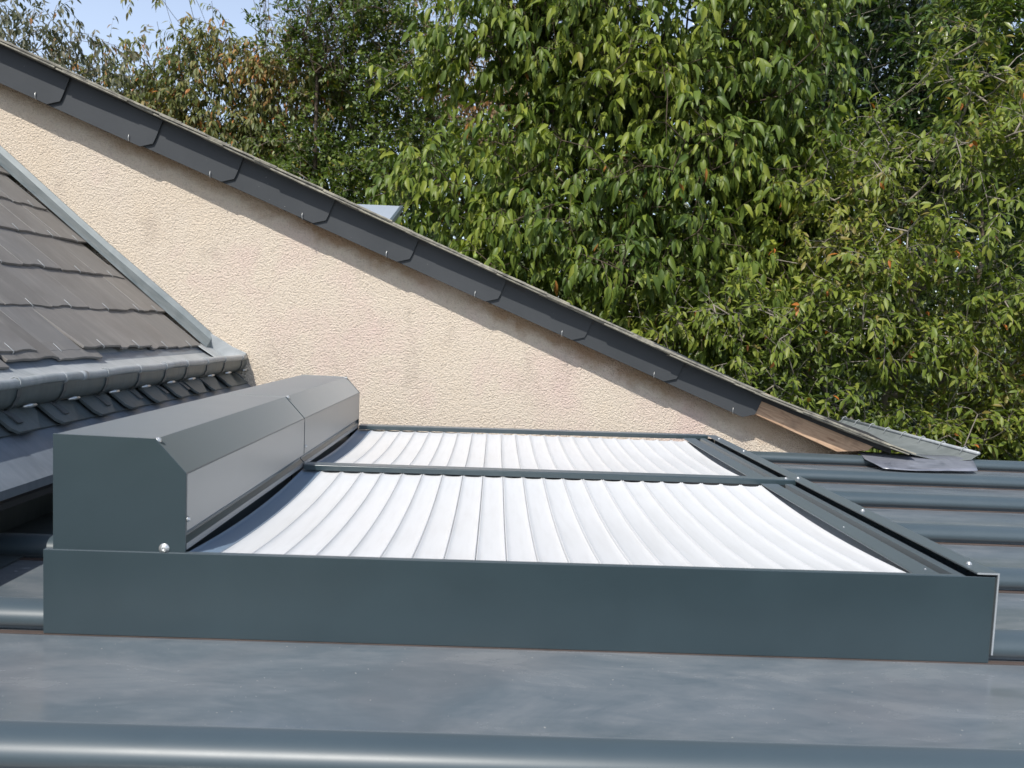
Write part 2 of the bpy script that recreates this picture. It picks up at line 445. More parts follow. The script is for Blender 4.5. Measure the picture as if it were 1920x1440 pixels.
# housings
prof = [(0.016, 0.006), (0.016, 0.371), (0.197, 0.369), (0.253, 0.308), (0.253, 0.199), (0.245, 0.192), (0.245, 0.186), (0.2535, 0.178), (0.2535, 0.166), (0.220, 0.166), (0.220, 0.006)]
def housing(y0, y1, far):
    o = link('housing', prism_me('housing', prof, 'y', y0+0.003, y1-0.0015, M_ANTH, 0.0012), sh)
    link('painted_reflection_panel', box_me('painted_reflection_panel', 0.2533, 0.2548, y0+0.0045, y1-0.003, 0.2005, 0.3055, M_SLAT_REFLECT, 0.0005), sh)  # overlay added to carry the painted reflection; the housing itself is anthracite
    link('painted_reflection_lip', box_me('painted_reflection_lip', 0.2538, 0.2552, y0+0.0045, y1-0.003, 0.1655, 0.1775, M_SLAT_REFLECT, 0.0004), sh)  # pale lip paints light bounced up from the slats
    cap = [(p[0]-0.0012, p[1]) if p[0] < 0.1 else p for p in prof[:5]]
    cap = [(0.0148, 0.006), (0.0148, 0.3724), (0.1976, 0.3704), (0.2544, 0.3086), (0.2544, 0.164), (0.22, 0.006)]
    if not far:
        link('end_cap', prism_me('end_cap', cap, 'y', y0, y0+0.0028, M_ANTH, 0.0008), sh)
    if far:
        link('end_cap', prism_me('end_cap', cap, 'y', y1-0.0013, y1+0.0012, M_ANTH, 0.0008), sh)
housing(0.0045, YM+0.008, False); housing(YM+0.010, DP-0.03, True)
sn = Vector((0.74, 0, 0.68))
for y in (0.012, YM+0.02, DP-0.045):
    link('screw', screw_me('screw', 0.0045, 0.005, M_SCREW, sn), sh, (0.2005, y, 0.3665))
for y in (0.012, YM+0.022):
    link('screw', screw_me('screw', 0.004, 0.005, M_SCREW, (1, 0, 0)), sh, (0.2548, y, 0.222))
link('screw', screw_me('screw', 0.0072, 0.004, M_SCREW, (0, -1, 0)), sh, (0.216, 0.0045, 0.168))
# slats: every slat is concave in section and hangs down between its rails
PITCH = 0.0591; X0 = 0.3125
def slat_me(name, y0, y1, sag, mat):
    nx, ny = 10, 20; V = []; F = []
    prof_ = [(-0.0005, -0.004), (0.0, 0.0006), (0.0018, 0.0022), (0.0040, 0.0004), (0.0066, -0.0014), (0.013, -0.0026), (0.029, -0.0033), (0.045, -0.0026), (0.0514, -0.0014), (0.0540, 0.0004), (0.0562, 0.0022), (0.0578, 0.0008), (0.0578, -0.006), (0.029, -0.0125), (0.0015, -0.0095)]
    m = len(prof_)
    for k in range(ny+1):
        t = k/ny; y = y0+(y1-y0)*t; dz = -sag*(1-(2*t-1)**2)
        V += [(a, y, b+dz) for a, b in prof_]
    for k in range(ny):
        for i in range(m):
            j = (i+1) % m; F.append((k*m+i, k*m+j, (k+1)*m+j, (k+1)*m+i))
    F.append(tuple(range(m))); F.append(tuple(ny*m+i for i in range(m-1, -1, -1)))
    me = tidy(mesh_from(name, V, F, mat), smooth=True); me.set_sharp_from_angle(angle=R(50)); return me
for (y0, y1, sag) in ((0.014, 0.868, 0.017), (0.884, 1.79, 0.017)):
    me = slat_me('slat', y0, y1, sag, M_WHITE)
    for i in range(23):
        link('slat', me, sh, (X0+PITCH*i, 0, 0.1575+rnd.uniform(-0.0004, 0.0004)))
    d = link('slat', slat_me('slat', y0, y1, sag, M_ANTH_SKY), sh, (X0-PITCH, 0, 0.1575)); d['label'] = 'anthracite first slat beside the housing'
# rails (slightly out of square with the front)
def rail(name, x0, x1, ya, yb, w, z0, z1, lip=True):
    V = [];
    prof_ = [(0, z0), (0, z1-0.002), (0.002, z1), (w-0.002, z1), (w, z1-0.002), (w, z0)]
    for x, y in ((x0, ya), (x1, yb)):
        V += [(x, y+p, q) for p, q in prof_]
    n = len(prof_); F = [tuple(range(n)), tuple(range(2*n-1, n-1, -1))] + [(i, i+n, (i+1) % n+n, (i+1) % n) for i in range(n)]
    link(name, tidy(mesh_from(name, V, F, M_ANTH), 0.0006), sh)
rail('centre_rail', 0.262, 1.722, 0.843, 0.878, 0.046, 0.160, 0.1765)
rail('wall_rail', 0.262, 1.722, 1.752, 1.842, 0.05, 0.160, 0.1765)
link('rail_core', box_me('rail_core', 0.262, 1.70, 0.872, 0.882, 0.11, 0.1595, M_BLACK_FILL), sh)
# right hand side channel
xr = X0+PITCH*22+0.003
link('side_frame', box_me('side_frame', xr, 1.668, 0.0135, 1.872, 0.1603, 0.1633, M_ANTH, 0.001), sh)
link('channel_lip', box_me('channel_lip', 1.690, 1.711, 0.0135, 1.872, 0.11, 0.1645, M_ANTH, 0.001), sh)
link('painted_groove_shade', box_me('painted_groove_shade', 1.6725, 1.6895, 0.015, 1.872, 0.10, 0.1520, M_BLACK_FILL), sh)  # black strips added to paint the darkness inside the grooves
link('painted_groove_shade', box_me('painted_groove_shade', 1.7115, 1.7200, 0.015, 1.872, 0.10, 0.1560, M_BLACK_FILL), sh)
link('channel_floor', box_me('channel_floor', 1.6685, 1.753, 0.016, 1.872, 0.095, 0.1085, M_BLACK_FILL), sh)
link('edge_trim', prism_me('edge_trim', [(1.7205, 0.1735), (1.7205, 0.1765), (1.762, 0.1765), (1.762, 0.020), (1.7592, 0.020), (1.7592, 0.1735)], 'y', -0.002, 1.872, M_ANTH), sh)
link('cut_edge', prism_me('cut_edge', [(1.7203, 0.1737), (1.7203, 0.1767), (1.7622, 0.1767), (1.7622, 0.020), (1.7592, 0.020), (1.7592, 0.1737)], 'y', -0.0035, -0.0022, M_ALU), sh)
for x, y in ((1.739, 0.054), (1.739, 0.49), (1.741, 0.91), (1.742, 1.43), (1.742, 1.75)):
    link('screw', screw_me('screw', 0.0042, 0.005, M_SCREW, (0, 0, 1)), sh, (x, y, 0.1764))
link('screw', screw_me('screw', 0.004, 0.004, M_SCREW, (0, 0, 1)), sh, (1.700, 0.90, 0.1765))
for x, y in ((1.655, 0.055), (1.638, 0.37)):
    link('screw', screw_me('screw', 0.0022, 0.002, M_SCREW, (0, 0, 1)), sh, (x, y, 0.1625))

link('end_plate', box_me('end_plate', 1.676, 1.759, 1.8735, 1.877, 0.01, 0.160, M_ANTH), sh)

# ------------------------------------------------------------------ gabled house
YW = 2.40
def rake(x):                       # top line of the verge, easing out at the foot
    z = 1.804 - 0.4125*(x+1.488)
    if x > 1.7: z += 0.030*(x-1.7)**2 + 0.012*(x-1.7)
    return z
house = thing('gabled_house', 'cream roughcast gable with dark verge slates sloping down to the right', 'house', (0.5, YW, -2.6))
# gable wall
xs = [-3.2] + [-1.6+0.2*i for i in range(22)] + [2.64]
poly = [(x, rake(x)-0.055) for x in xs] + [(2.64, -2.6), (-3.2, -2.6)]
link('gable_wall', prism_me('gable_wall', poly, 'y', YW, YW+0.25, M_WALL), house)
# roof body behind the edge slates
poly = [(-3.0+0.25*i, rake(-3.0+0.25*i)-0.016) for i in range(24)]
poly = poly + [(x, z-0.022) for x, z in poly[::-1]]
link('roof_deck', prism_me('roof_deck', poly, 'y', YW-0.103, 3.75, M_DARK), house)
# edge slates, seen edge on
me_e = [box_me('slate', -0.17, 0.17, 0, 0.34, -0.0035, 0.0035, M_LICHEN, 0.0012) for _ in range(1)]
x = -2.2; k = 0
while x < 2.80:
    dz = (rake(x+0.05)-rake(x-0.05))/0.1; a = math.atan(dz)
    xx = min(x, 2.83-0.17*math.cos(a))
    o = link('slate', me_e[0], house, (xx, YW-0.182+rnd.uniform(-0.006, 0.006), rake(xx)-0.002+rnd.uniform(-0.002, 0.002)))
    o.rotation_euler = (R(rnd.uniform(-0.8, 0.8)), -a-R(1.1+rnd.uniform(-0.5, 0.5)), R(rnd.uniform(-0.6, 0.6)))
    if k % 3 != 1:
        o = link('slate', me_e[0], house, (xx-0.03, YW-0.172+rnd.uniform(-0.012, 0.004), rake(xx-0.03)-0.0125+rnd.uniform(-0.001, 0.001)))
        o.rotation_euler = (R(rnd.uniform(-0.6, 0.6)), -a-R(0.6), R(rnd.uniform(-0.8, 0.8)))
    x += 0.105+rnd.uniform(-0.01, 0.01); k += 1
# verge slates hung in front of the wall
slope = math.atan(-0.4008); ca, sa = math.cos(slope), math.sin(slope)
VL = 0.56; VH = 0.152
def verge_me(length=VL, raw=False):
    P = [(0, 0), (length-0.052, 0), (length-0.002, 0.036), (length, 0.06), (length, VH), (0, VH)]
    n = len(P); V = []
    for y in (0.0, 0.0065):
        for s, t in P:
            V.append((ca*(s-length) - sa*t, y - 0.013*(s/length), sa*(s-length) + ca*t))
    F = [tuple(range(n)), tuple(range(2*n-1, n-1, -1))] + [(i, i+n, (i+1) % n+n, (i+1) % n) for i in range(n)]
    return tidy(mesh_from('verge_slate', V, F, M_VERGE), 0.0008)
vme = verge_me(); hook_me = tube_me('slate_hook', [(0, 0.004, -0.004), (0, -0.004, -0.003), (-0.001, -0.0055, 0.012), (0.001, -0.005, 0.026)], 0.0017, M_SCREW, 5)
def low(x): return 1.633 - 0.4008*(x+1.533)            # foot line of the verge slates
for cx in (-2.10, -1.68, -1.265, -0.84, -0.465, -0.035, 0.362, 0.785, 1.205, 1.655, 2.045):
    w = cx+0.012
    o = link('verge_slate', vme, house, (w, YW-0.100+rnd.uniform(-0.002, 0.002), low(w)+rnd.uniform(-0.004, 0.004)))
    hx = w - ca*0.105 - (0.03 if cx < 0 else 0.0)*0
    h = link('slate_hook', hook_me, o, (hx, YW-0.1125, low(hx)+0.002))
# wooden rafter at the foot
P = [(2.02, 0.262), (2.079, 0.222), (2.487, 0.070), (2.640, 0.080), (2.668, 0.102), (2.615, 0.145), (2.02, 0.385)]
P = [(1.90, 0.300), (2.487, 0.062), (2.640, 0.074), (2.668, 0.100), (2.60, 0.150), (1.90, 0.420)]
link('rafter', prism_me('rafter', P, 'y', YW-0.100, YW-0.002, M_WOOD, 0.003), house)
link('barge_batten', prism_me('barge_batten', [(-3.0, rake(-3.0)-0.075), (1.95, rake(1.95)-0.075), (1.95, rake(1.95)-0.042), (-3.0, rake(-3.0)-0.042)], 'y', YW-0.07, YW-0.002, M_DARK), house)
link('soffit_board', prism_me('soffit_board', [(1.96, 0.366), (2.62, 0.150), (2.80, 0.074), (2.80, 0.086), (2.62, 0.166), (1.96, 0.382)], 'y', YW-0.12, YW+0.2, M_DARK), house)
# eaves gutter beyond the verge, running away from the viewer
gut = sheet_me('eaves_gutter', [(2.66, 0.135), (2.80, 0.078), (2.93, 0.052), (3.06, 0.046), (3.13, 0.055), (3.165, 0.080)], 'y', YW-0.13, 3.75, 0.002, m_zinc('aged_gutter_zinc', (0.15, 0.168, 0.165), (0.25, 0.268, 0.26), 0.5))
eg = link('eaves_gutter', gut, house)
link('bead', tube_me('bead', [(3.165, YW-0.13, 0.085), (3.165, 3.75, 0.085)], 0.009, M_ZINC, 10), eg)
for i in range(8):
    y = YW-0.02+0.19*i
    P = [(3.176, y, 0.074), (3.176, y, 0.094), (3.166, y, 0.102), (3.152, y, 0.094), (3.138, y, 0.062)]
    link('gutter_hook', tube_me('gutter_hook', P, 0.0022, M_ZINC, 6), eg)
# lead flashing at the foot
V = []; F = []
near = [(2.60, 2.25), (2.645, 2.155), (2.76, 2.125), (2.88, 2.135), (3.00, 2.15), (3.10, 2.165)]
nx_, ny_ = 20, 8
for j in range(ny_+1):
    for i in range(nx_+1):
        s = i/nx_*(len(near)-1); k = min(int(s), len(near)-2); s -= k; t = j/ny_
        xa = near[k][0]+(near[k+1][0]-near[k][0])*s; ya = near[k][1]+(near[k+1][1]-near[k][1])*s
        xb = xa+0.07*(i/nx_)+0.02; yb = 2.385
        y = ya+(yb-ya)*t
        z = 0.051 if y > 2.30 else 0.012+0.039*max(0, 1-(2.30-y)/0.14)**0.8
        V.append((xa+(xb-xa)*t, y, z+0.0015*math.sin(9*xa+3*t)+rnd.uniform(0, 0.0012)))
for j in range(ny_):
    for i in range(nx_):
        a = j*(nx_+1)+i; F.append((a, a+1, a+nx_+2, a+nx_+1))
me = mesh_from('lead_flashing', V, F, M_LEAD, True)
bm = bmesh.new(); bm.from_mesh(me); bmesh.ops.solidify(bm, geom=bm.faces[:], thickness=-0.003); bm.to_mesh(me); bm.free()
link('lead_flashing', me, house)

# tilted panel standing on the roof behind the verge
pan = thing('roof_panel_unit', 'pale blue grey tilted panel standing above the gable roof edge', 'roof panel', (-0.1, 3.05, 1.2))
P = [(2.72, 1.064), (3.40, 1.289), (3.40, 1.314), (2.72, 1.089)]
link('panel', prism_me('panel', P, 'x', -0.12, 0.19, mat_metal('grey_panel_glass', (0.36, 0.40, 0.45), 0.3, 0.03), 0.002), pan)
link('panel_frame', prism_me('panel_frame', [(2.715, 1.060), (3.405, 1.287), (3.405, 1.318), (2.715, 1.091)], 'x', 0.1905, 0.208, M_ANTH, 0.001), pan)
for xx in (-0.05, 0.1):
    link('support_leg', box_me('support_leg', xx-0.015, xx+0.015, 3.32, 3.35, rake(xx)-0.02, 1.262, M_ANTH), pan)
    link('support_leg', box_me('support_leg', xx-0.015, xx+0.015, 2.80, 2.83, rake(xx)-0.02, 1.090, M_ANTH), pan)

# ------------------------------------------------------------------ slate roofed wing on the left
wing = thing('slate_roofed_wing', 'brown slate roof slope with zinc gutter meeting the cream gable at left', 'house wing', (-0.6, 1.2, -2.6))
ms = -0.8412; c0 = -0.057
def sp(x): return ms*x + c0
SA = math.atan(0.8412); nX, nZ = math.sin(SA), math.cos(SA)       # slope angle, outward normal
GA = 0.180
poly = [(-0.60, sp(-0.60)-0.028), (-2.5, sp(-2.5)-0.028), (-2.5, sp(-2.5)-0.10), (-0.60, sp(-0.60)-0.10)]
link('roof_deck', prism_me('roof_deck', poly, 'y', -0.6, YW-0.004, M_DARK), wing)
SW = 0.262; SLEN = 0.34
variants = []
for v in range(5):
    r_ = random.Random(v)
    # corner nicks and a slightly ragged foot
    foot = [(r_.uniform(-0.003, 0.003), -SW/2+0.0025)] + [(r_.uniform(-0.007, 0.004), -SW/2+SW*t) for t in (0.15, 0.3, 0.45, 0.6, 0.75, 0.9)] + [(r_.uniform(-0.003, 0.003), SW/2-0.0025)]
    top = [(-SLEN, SW/2-0.0025), (-SLEN, -SW/2+0.0025)]
    P = foot+top; n = len(P)
    V = [(a, b, c) for c in (0, 0.0095) for a, b in P]
    F = [tuple(range(n)), tuple(range(2*n-1, n-1, -1))] + [(i, i+n, (i+1) % n+n, (i+1) % n) for i in range(n)]
    variants.append(tidy(mesh_from('slate', V, F, M_SLATE), 0.0012))
wire = tube_me('slate_hook', [(-0.032, 0, 0.014), (-0.012, 0, 0.0125), (0.004, 0, 0.011), (0.006, 0, 0.004), (0.003, 0, -0.001)], 0.0011, M_ZINC, 5)
def lay_slate(x, y, lift=0.0, extra=0.0, hook=True):
    tilt = SA - R(2.5) + R(rnd.uniform(-0.5, 0.5)) + extra
    z = sp(x)
    o = link('slate', rnd.choice(variants), wing, (x+nX*(0.004+lift), y, z+nZ*(0.004+lift)))
    o.rotation_euler = (R(rnd.uniform(-0.7, 0.7)), tilt, R(rnd.uniform(-0.5, 0.5)))
    if hook:
        h = link('slate_hook', wire, o, WPOS[o]); h.location = (0.0, rnd.uniform(-0.01, 0.01), 0.0)
for row in range(9):
    xr_ = -0.602 - GA*row
    off = (row % 2)*SW/2
    y = -0.18+off
    while y < YW+0.0:
        if y + SW/2 < YW+0.03:
            lay_slate(xr_+rnd.uniform(-0.006, 0.006), y, *(rnd.choice(((0, 0), (0.004, -0.012), (0.010, -0.03), (0.014, -0.042))) if row == 0 else (0, 0)))
        else:
            lay_slate(xr_+rnd.uniform(-0.0035, 0.0035), YW-0.035-SW/2, 0.002)
        y += SW
# doubled starter slates under the nearest part of the bottom row
for i, y in enumerate((-0.1, 0.15, 0.41, 0.68, 0.95, 1.21)):
    lay_slate(-0.570+0.006*math.sin(3*i)-0.010*(i > 3), y, rnd.uniform(-0.006, 0.004), R(rnd.uniform(-0.5, 1.2)), False)
# zinc flashing where the slope meets the gable wall
V = []; F = []
xsf = [-2.5+0.16*i for i in range(13)] + [-0.572]
for x in xsf:
    z = sp(x); w = 0.004*math.sin(7*x)
    V += [(x, YW-0.075, z+0.022), (x, YW-0.062, z+0.034), (x, YW-0.018, z+0.055+w), (x, YW-0.006, z+0.086+w), (x, YW-0.002, z+0.087+w), (x, YW-0.002, z+0.012)]
m_ = 6
for i in range(len(xsf)-1):
    for k in range(m_):
        l = (k+1) % m_; F.append((i*m_+k, (i+1)*m_+k, (i+1)*m_+l, i*m_+l))
F.append(tuple(range(m_))); F.append(tuple((len(xsf)-1)*m_+k for k in range(m_-1, -1, -1)))
me = tidy(mesh_from('zinc_flashing', V, F, m_zinc('flashing_zinc', (0.10, 0.125, 0.135), (0.20, 0.225, 0.23), 0.45))); link('zinc_flashing', me, wing)
P = [(-0.575, 0.428), (-0.575, 0.512), (-0.53, 0.488), (-0.47, 0.452), (-0.405, 0.425), (-0.402, 0.404), (-0.45, 0.37)]
link('flashing_end', prism_me('flashing_end', P, 'y', YW-0.012, YW-0.002, M_ZINC, 0.001), wing)
P = [(-0.60, 0.458), (-0.50, 0.395), (-0.50, 0.400), (-0.60, 0.464)]
link('flashing_tongue', prism_me('flashing_tongue', P, 'y', YW-0.13, YW-0.013, M_ZINC, 0.001), wing)
# gutter
gl = [(-0.66, 0.490), (-0.60, 0.438), (-0.55, 0.412), (-0.50, 0.394), (-0.46, 0.386), (-0.43, 0.384), (-0.412, 0.394)]
gutter = link('gutter', sheet_me('gutter', gl, 'y', -0.6, YW-0.006, 0.0025, M_ZINC), wing)
gl = [(-0.404, 0.395), (-0.405, 0.372), (-0.412, 0.352), (-0.428, 0.338), (-0.450, 0.333), (-0.475, 0.345)]
link('gutter_belly', sheet_me('gutter_belly', gl, 'y', -0.6, YW-0.006, 0.0025, M_ZINCD), gutter)  # same zinc as the gutter, darkened to paint the belly's shade
P = [(-0.411, -0.6+0.06*i, 0.406+0.0022*math.sin(i*0.9)) for i in range(50)] + [(-0.411, YW-0.006, 0.404)]
link('bead', tube_me('bead', P, 0.0138, M_ZINC, 14), gutter)
def hook(y):
    P = []
    for t in (40, 90, 140, 190, 240): P.append((-0.411+0.0145*math.cos(R(t))*-1, y, 0.404+0.0145*math.sin(R(t))))
    ring = [(-0.411+0.0162*math.cos(R(a)), 0.406+0.0162*math.sin(R(a))) for a in range(150, -91, -24)]
    o = link('gutter_hook', sheet_me('gutter_hook', ring, 'y', y-0.006, y+0.006, 0.0022, M_ZINC), gutter)
    strap = [(-0.401, 0.390), (-0.4015, 0.370), (-0.409, 0.349), (-0.426, 0.334), (-0.440, 0.335), (-0.428, 0.336), (-0.404, 0.322), (-0.386, 0.308)]
    V = []; n = len(strap)
    for s, (x, z) in enumerate(strap):
        w = 0.008 if s < 5 else 0.011
        yy = y - 0.005*min(s, 4)
        V += [(x, yy-w, z), (x, yy+w, z), (x-0.003, yy+w, z-0.003), (x-0.003, yy-w, z-0.003)]
    F = [(0, 1, 2, 3), tuple((n-1)*4+k for k in (3, 2, 1, 0))]
    for s in range(n-1):
        for k in range(4): F.append((s*4+k, (s+1)*4+k, (s+1)*4+(k+1) % 4, s*4+(k+1) % 4))
    link('gutter_strap', tidy(mesh_from('gutter_strap', V, F, M_STRAP)), gutter)
    link('clip', tube_me('clip', [(-0.412, y+0.030, 0.341), (-0.404, y+0.048, 0.343), (-0.398, y+0.064, 0.344)], [0.003, 0.0058, 0.0040], M_SCREW, 7), gutter)
for y in (-0.22, -0.01, 0.19, 0.385, 0.595, 0.807, 1.043, 1.266, 1.475, 1.671, 1.884, 2.094, 2.334): hook(y)
link('joint_collar', tube_me('joint_collar', [(-0.411, 0.895, 0.4045), (-0.411, 0.925, 0.4045)], 0.0148, M_ZINC, 14), gutter)
# slates under the gutter with clipped corners, and the zinc apron below them
lm = []
for v in range(3):
    w = (0.150, 0.158, 0.145)[v]; P = [(-0.105, -w/2), (-0.02, -w/2), (0.0, -w/2+0.014), (0.0, w/2-0.062), (-0.058, w/2), (-0.105, w/2)]
    n = len(P); V = [(a, b, c) for c in (0, 0.009) for a, b in P]
    F = [tuple(range(n)), tuple(range(2*n-1, n-1, -1))] + [(i, i+n, (i+1) % n+n, (i+1) % n) for i in range(n)]
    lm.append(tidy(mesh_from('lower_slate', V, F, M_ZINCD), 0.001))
for i, y in enumerate((-0.2, 0.0, 0.20, 0.405, 0.61, 0.80, 1.01, 1.205, 1.40, 1.60, 1.775, 1.945, 2.15)):
    x = -0.386
    o = link('lower_slate', lm[i % 3], wing, (x+nX*0.017, y, sp(x)+nZ*0.017)); o.rotation_euler = (R(rnd.uniform(-1, 1)), SA-R(1.5), R(rnd.uniform(-1.2, 1.2)))
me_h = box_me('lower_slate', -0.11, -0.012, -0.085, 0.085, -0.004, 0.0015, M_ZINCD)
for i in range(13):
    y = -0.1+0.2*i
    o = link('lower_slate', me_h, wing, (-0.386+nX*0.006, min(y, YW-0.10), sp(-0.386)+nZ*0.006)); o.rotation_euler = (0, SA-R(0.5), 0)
al = [(-0.60, sp(-0.60)), (-0.45, sp(-0.45)), (-0.375, sp(-0.375)), (-0.300, sp(-0.300)), (-0.288, 0.184), (-0.289, 0.162)]
link('zinc_apron', sheet_me('zinc_apron', al, 'y', -0.6, YW-0.004, 0.003, m_zinc('apron_zinc', (0.13, 0.155, 0.185), (0.22, 0.25, 0.285), 0.4), cuts=4), wing)
link('wing_wall', box_me('wing_wall', -2.4, -0.47, -0.6, YW-0.004, -2.6, 0.22, M_DARK), wing)  # dark colour paints the eave's shade onto this wall
link('soffit', box_me('soffit', -0.47, -0.30, -0.6, YW-0.004, 0.135, 0.150, M_DARK), wing)
link('wall_flashing', prism_me('wall_flashing', [(-0.47, 0.002), (-0.30, 0.002), (-0.30, 0.006), (-0.462, 0.010), (-0.462, 0.10), (-0.47, 0.10)], 'y', -0.6, YW-0.004, M_ZINCD), wing)

# ------------------------------------------------------------------ trees
def leaf_template(length, width, droop, fold, segs=3):
    ts = [0.0] + [(i+1)/(segs+1) for i in range(segs)] + [1.0]
    V = [(0, 0, 0)]; 
    rows = []
    for t in ts[1:-1]:
        w = width/2*math.sin(math.pi*min(1, t**0.8))**0.85
        y = length*t; z = -droop*length*t*t
        i0 = len(V); V += [(0, y, z), (-w, y*0.985, z+fold*w), (w, y*0.985, z+fold*w)]; rows.append(i0)
    V.append((0, length*0.985, -droop*length)); e = len(V)-1
    T = [(0, rows[0], rows[0]+1), (0, rows[0]+2, rows[0])]
    for a, b in zip(rows, rows[1:]):
        T += [(a, b, b+1), (a, b+1, a+1), (a, b+2, b), (a, a+2, b+2)]
    T += [(rows[-1], e, rows[-1]+1), (rows[-1], rows[-1]+2, e)]
    return np.array(V, float), np.array(T, int)

def norm(a): return a/np.maximum(np.linalg.norm(a, axis=-1, keepdims=True), 1e-9)

def foliage_mesh(name, tmpl, O, D, N, S, hue, mat):
    V, T = tmpl; n = len(O); k = len(V)
    D = norm(D); X = norm(np.cross(D, N)); Z = np.cross(X, D)
    W = O[:, None, :] + S[:, None, None]*(V[None, :, 0, None]*X[:, None, :] + V[None, :, 1, None]*D[:, None, :] + V[None, :, 2, None]*Z[:, None, :])
    me = bpy.data.meshes.new(name)
    nv = n*k; nf = n*len(T)
    me.vertices.add(nv); me.vertices.foreach_set('co', W.reshape(-1).astype(np.float32))
    idx = (T[None] + (np.arange(n)*k)[:, None, None]).reshape(-1).astype(np.int32)
    me.loops.add(nf*3); me.loops.foreach_set('vertex_index', idx)
    me.polygons.add(nf); me.polygons.foreach_set('loop_start', np.arange(0, nf*3, 3, dtype=np.int32))
    me.polygons.foreach_set('loop_total', np.full(nf, 3, np.int32))
    me.update(calc_edges=True)
    at = me.attributes.new('hue', 'FLOAT', 'POINT'); at.data.foreach_set('value', np.repeat(hue, k).astype(np.float32))
    me.materials.append(mat)
    return me

ax_r = np.array(rt); ax_u = np.array(up); ax_f = np.array(fw); cam_p = np.array(CAM)
def project(P):
    d = P-cam_p; z = d@ax_f
    return 960+1450*(d@ax_r)/z, 720-1450*(d@ax_u)/z, z

def grow(trunk, tips, rs):
    """join each tip to the nearest branch node, from the inside outwards"""
    tr = np.array(trunk, float); pos = []; par = []
    for i in range(len(tr)-1):
        m = max(2, int(np.linalg.norm(tr[i+1]-tr[i])/0.25))
        for j in range(m):
            pos.append(tr[i]+(tr[i+1]-tr[i])*j/m + rs.normal(0, 0.012, 3)); par.append(len(pos)-2)
    pos.append(tr[-1]); par.append(len(pos)-2)
    nt = len(pos); c = np.array(pos[nt//3:])
    dist = np.min(np.linalg.norm(tips[:, None]-c[None], axis=2), axis=1)
    P = np.zeros((nt+2*len(tips)+4, 3)); P[:nt] = pos; n = nt; tipidx = []
    for i in np.argsort(dist):
        t = tips[i]; d = np.linalg.norm(P[:n]-t, axis=1)
        d = d + 0.5*np.maximum(0, P[:n, 2]-t[2]+0.05)
        j = int(np.argmin(d)); v = t-P[j]; ln = np.linalg.norm(v)
        if ln > 0.28:
            mid = P[j]+v*0.5 + rs.normal(0, 0.05*ln, 3) + np.array([0, 0, 0.05*ln])
            P[n] = mid; par.append(j); j = n; n += 1
        P[n] = t; par.append(j); tipidx.append(n); n += 1
    return P[:n], np.array(par), np.array(tipidx)

def branches_mesh(name, P, par, r_tip, mat, rmax):
    n = len(P); a = np.zeros(n); has = np.zeros(n, bool)
    for i in range(n-1, -1, -1):
        if a[i] == 0: a[i] = r_tip**2.3
        if par[i] >= 0: a[par[i]] += a[i]
    r = np.minimum(a**(1/2.3), rmax)
    V = []; F = []
    for i in range(n):
        j = par[i]
        if j < 0: continue
        p, q = Vector(P[j]), Vector(P[i])
        if (q-p).length < 1e-4: continue
        d = (q-p).normalized(); s = d.orthogonal().normalized(); t = d.cross(s); ra = min(r[j], r[i]*1.6); rb = r[i]
        k = 7 if r[i] > 0.02 else 4; b = len(V)
        for c, rr in ((p-d*ra*0.3, ra), (q, rb)):
            for m in range(k):
                an = 2*math.pi*m/k; V.append(c+(s*math.cos(an)+t*math.sin(an))*rr)
        for m in range(k): F.append((b+m, b+(m+1) % k, b+k+(m+1) % k, b+k+m))
    me = mesh_from(name, V, F, mat, True); return me

def in_house(P):
    x = P[:, 0]
    z = 1.804-0.4125*(x+1.488)+0.10
    return ((P[:, 1] < 4.0) & (P[:, 2] < np.maximum(z, 0.35)) & (x < 3.4)) | (P[:, 1] < 2.75)

def crown_tips(ells, n, nclump, spread, rs, depth=1.0, front=0.75):
    """tips gathered into clumps near the skin of a union of ellipsoids"""
    vol = np.array([e[3]*e[4] for e in ells]); pr = vol/vol.sum(); C = []
    while len(C) < nclump:
        e = ells[rs.choice(len(ells), p=pr)]
        d = norm(rs.normal(0, 1, 3)); 
        if d[1] > 0 and rs.random() < front: d[1] = -d[1]
        rr = rs.random()**0.40
        C.append(np.array([e[0]+d[0]*e[3]*rr, e[1]+d[1]*depth*min(e[3], e[4])*rr, e[2]+d[2]*e[4]*rr]))
    C = np.array(C); per = rs.integers(0, nclump, n)
    P = C[per] + rs.normal(0, 1, (n, 3))*spread*np.array([1.2, 1.0, 0.55])
    return P

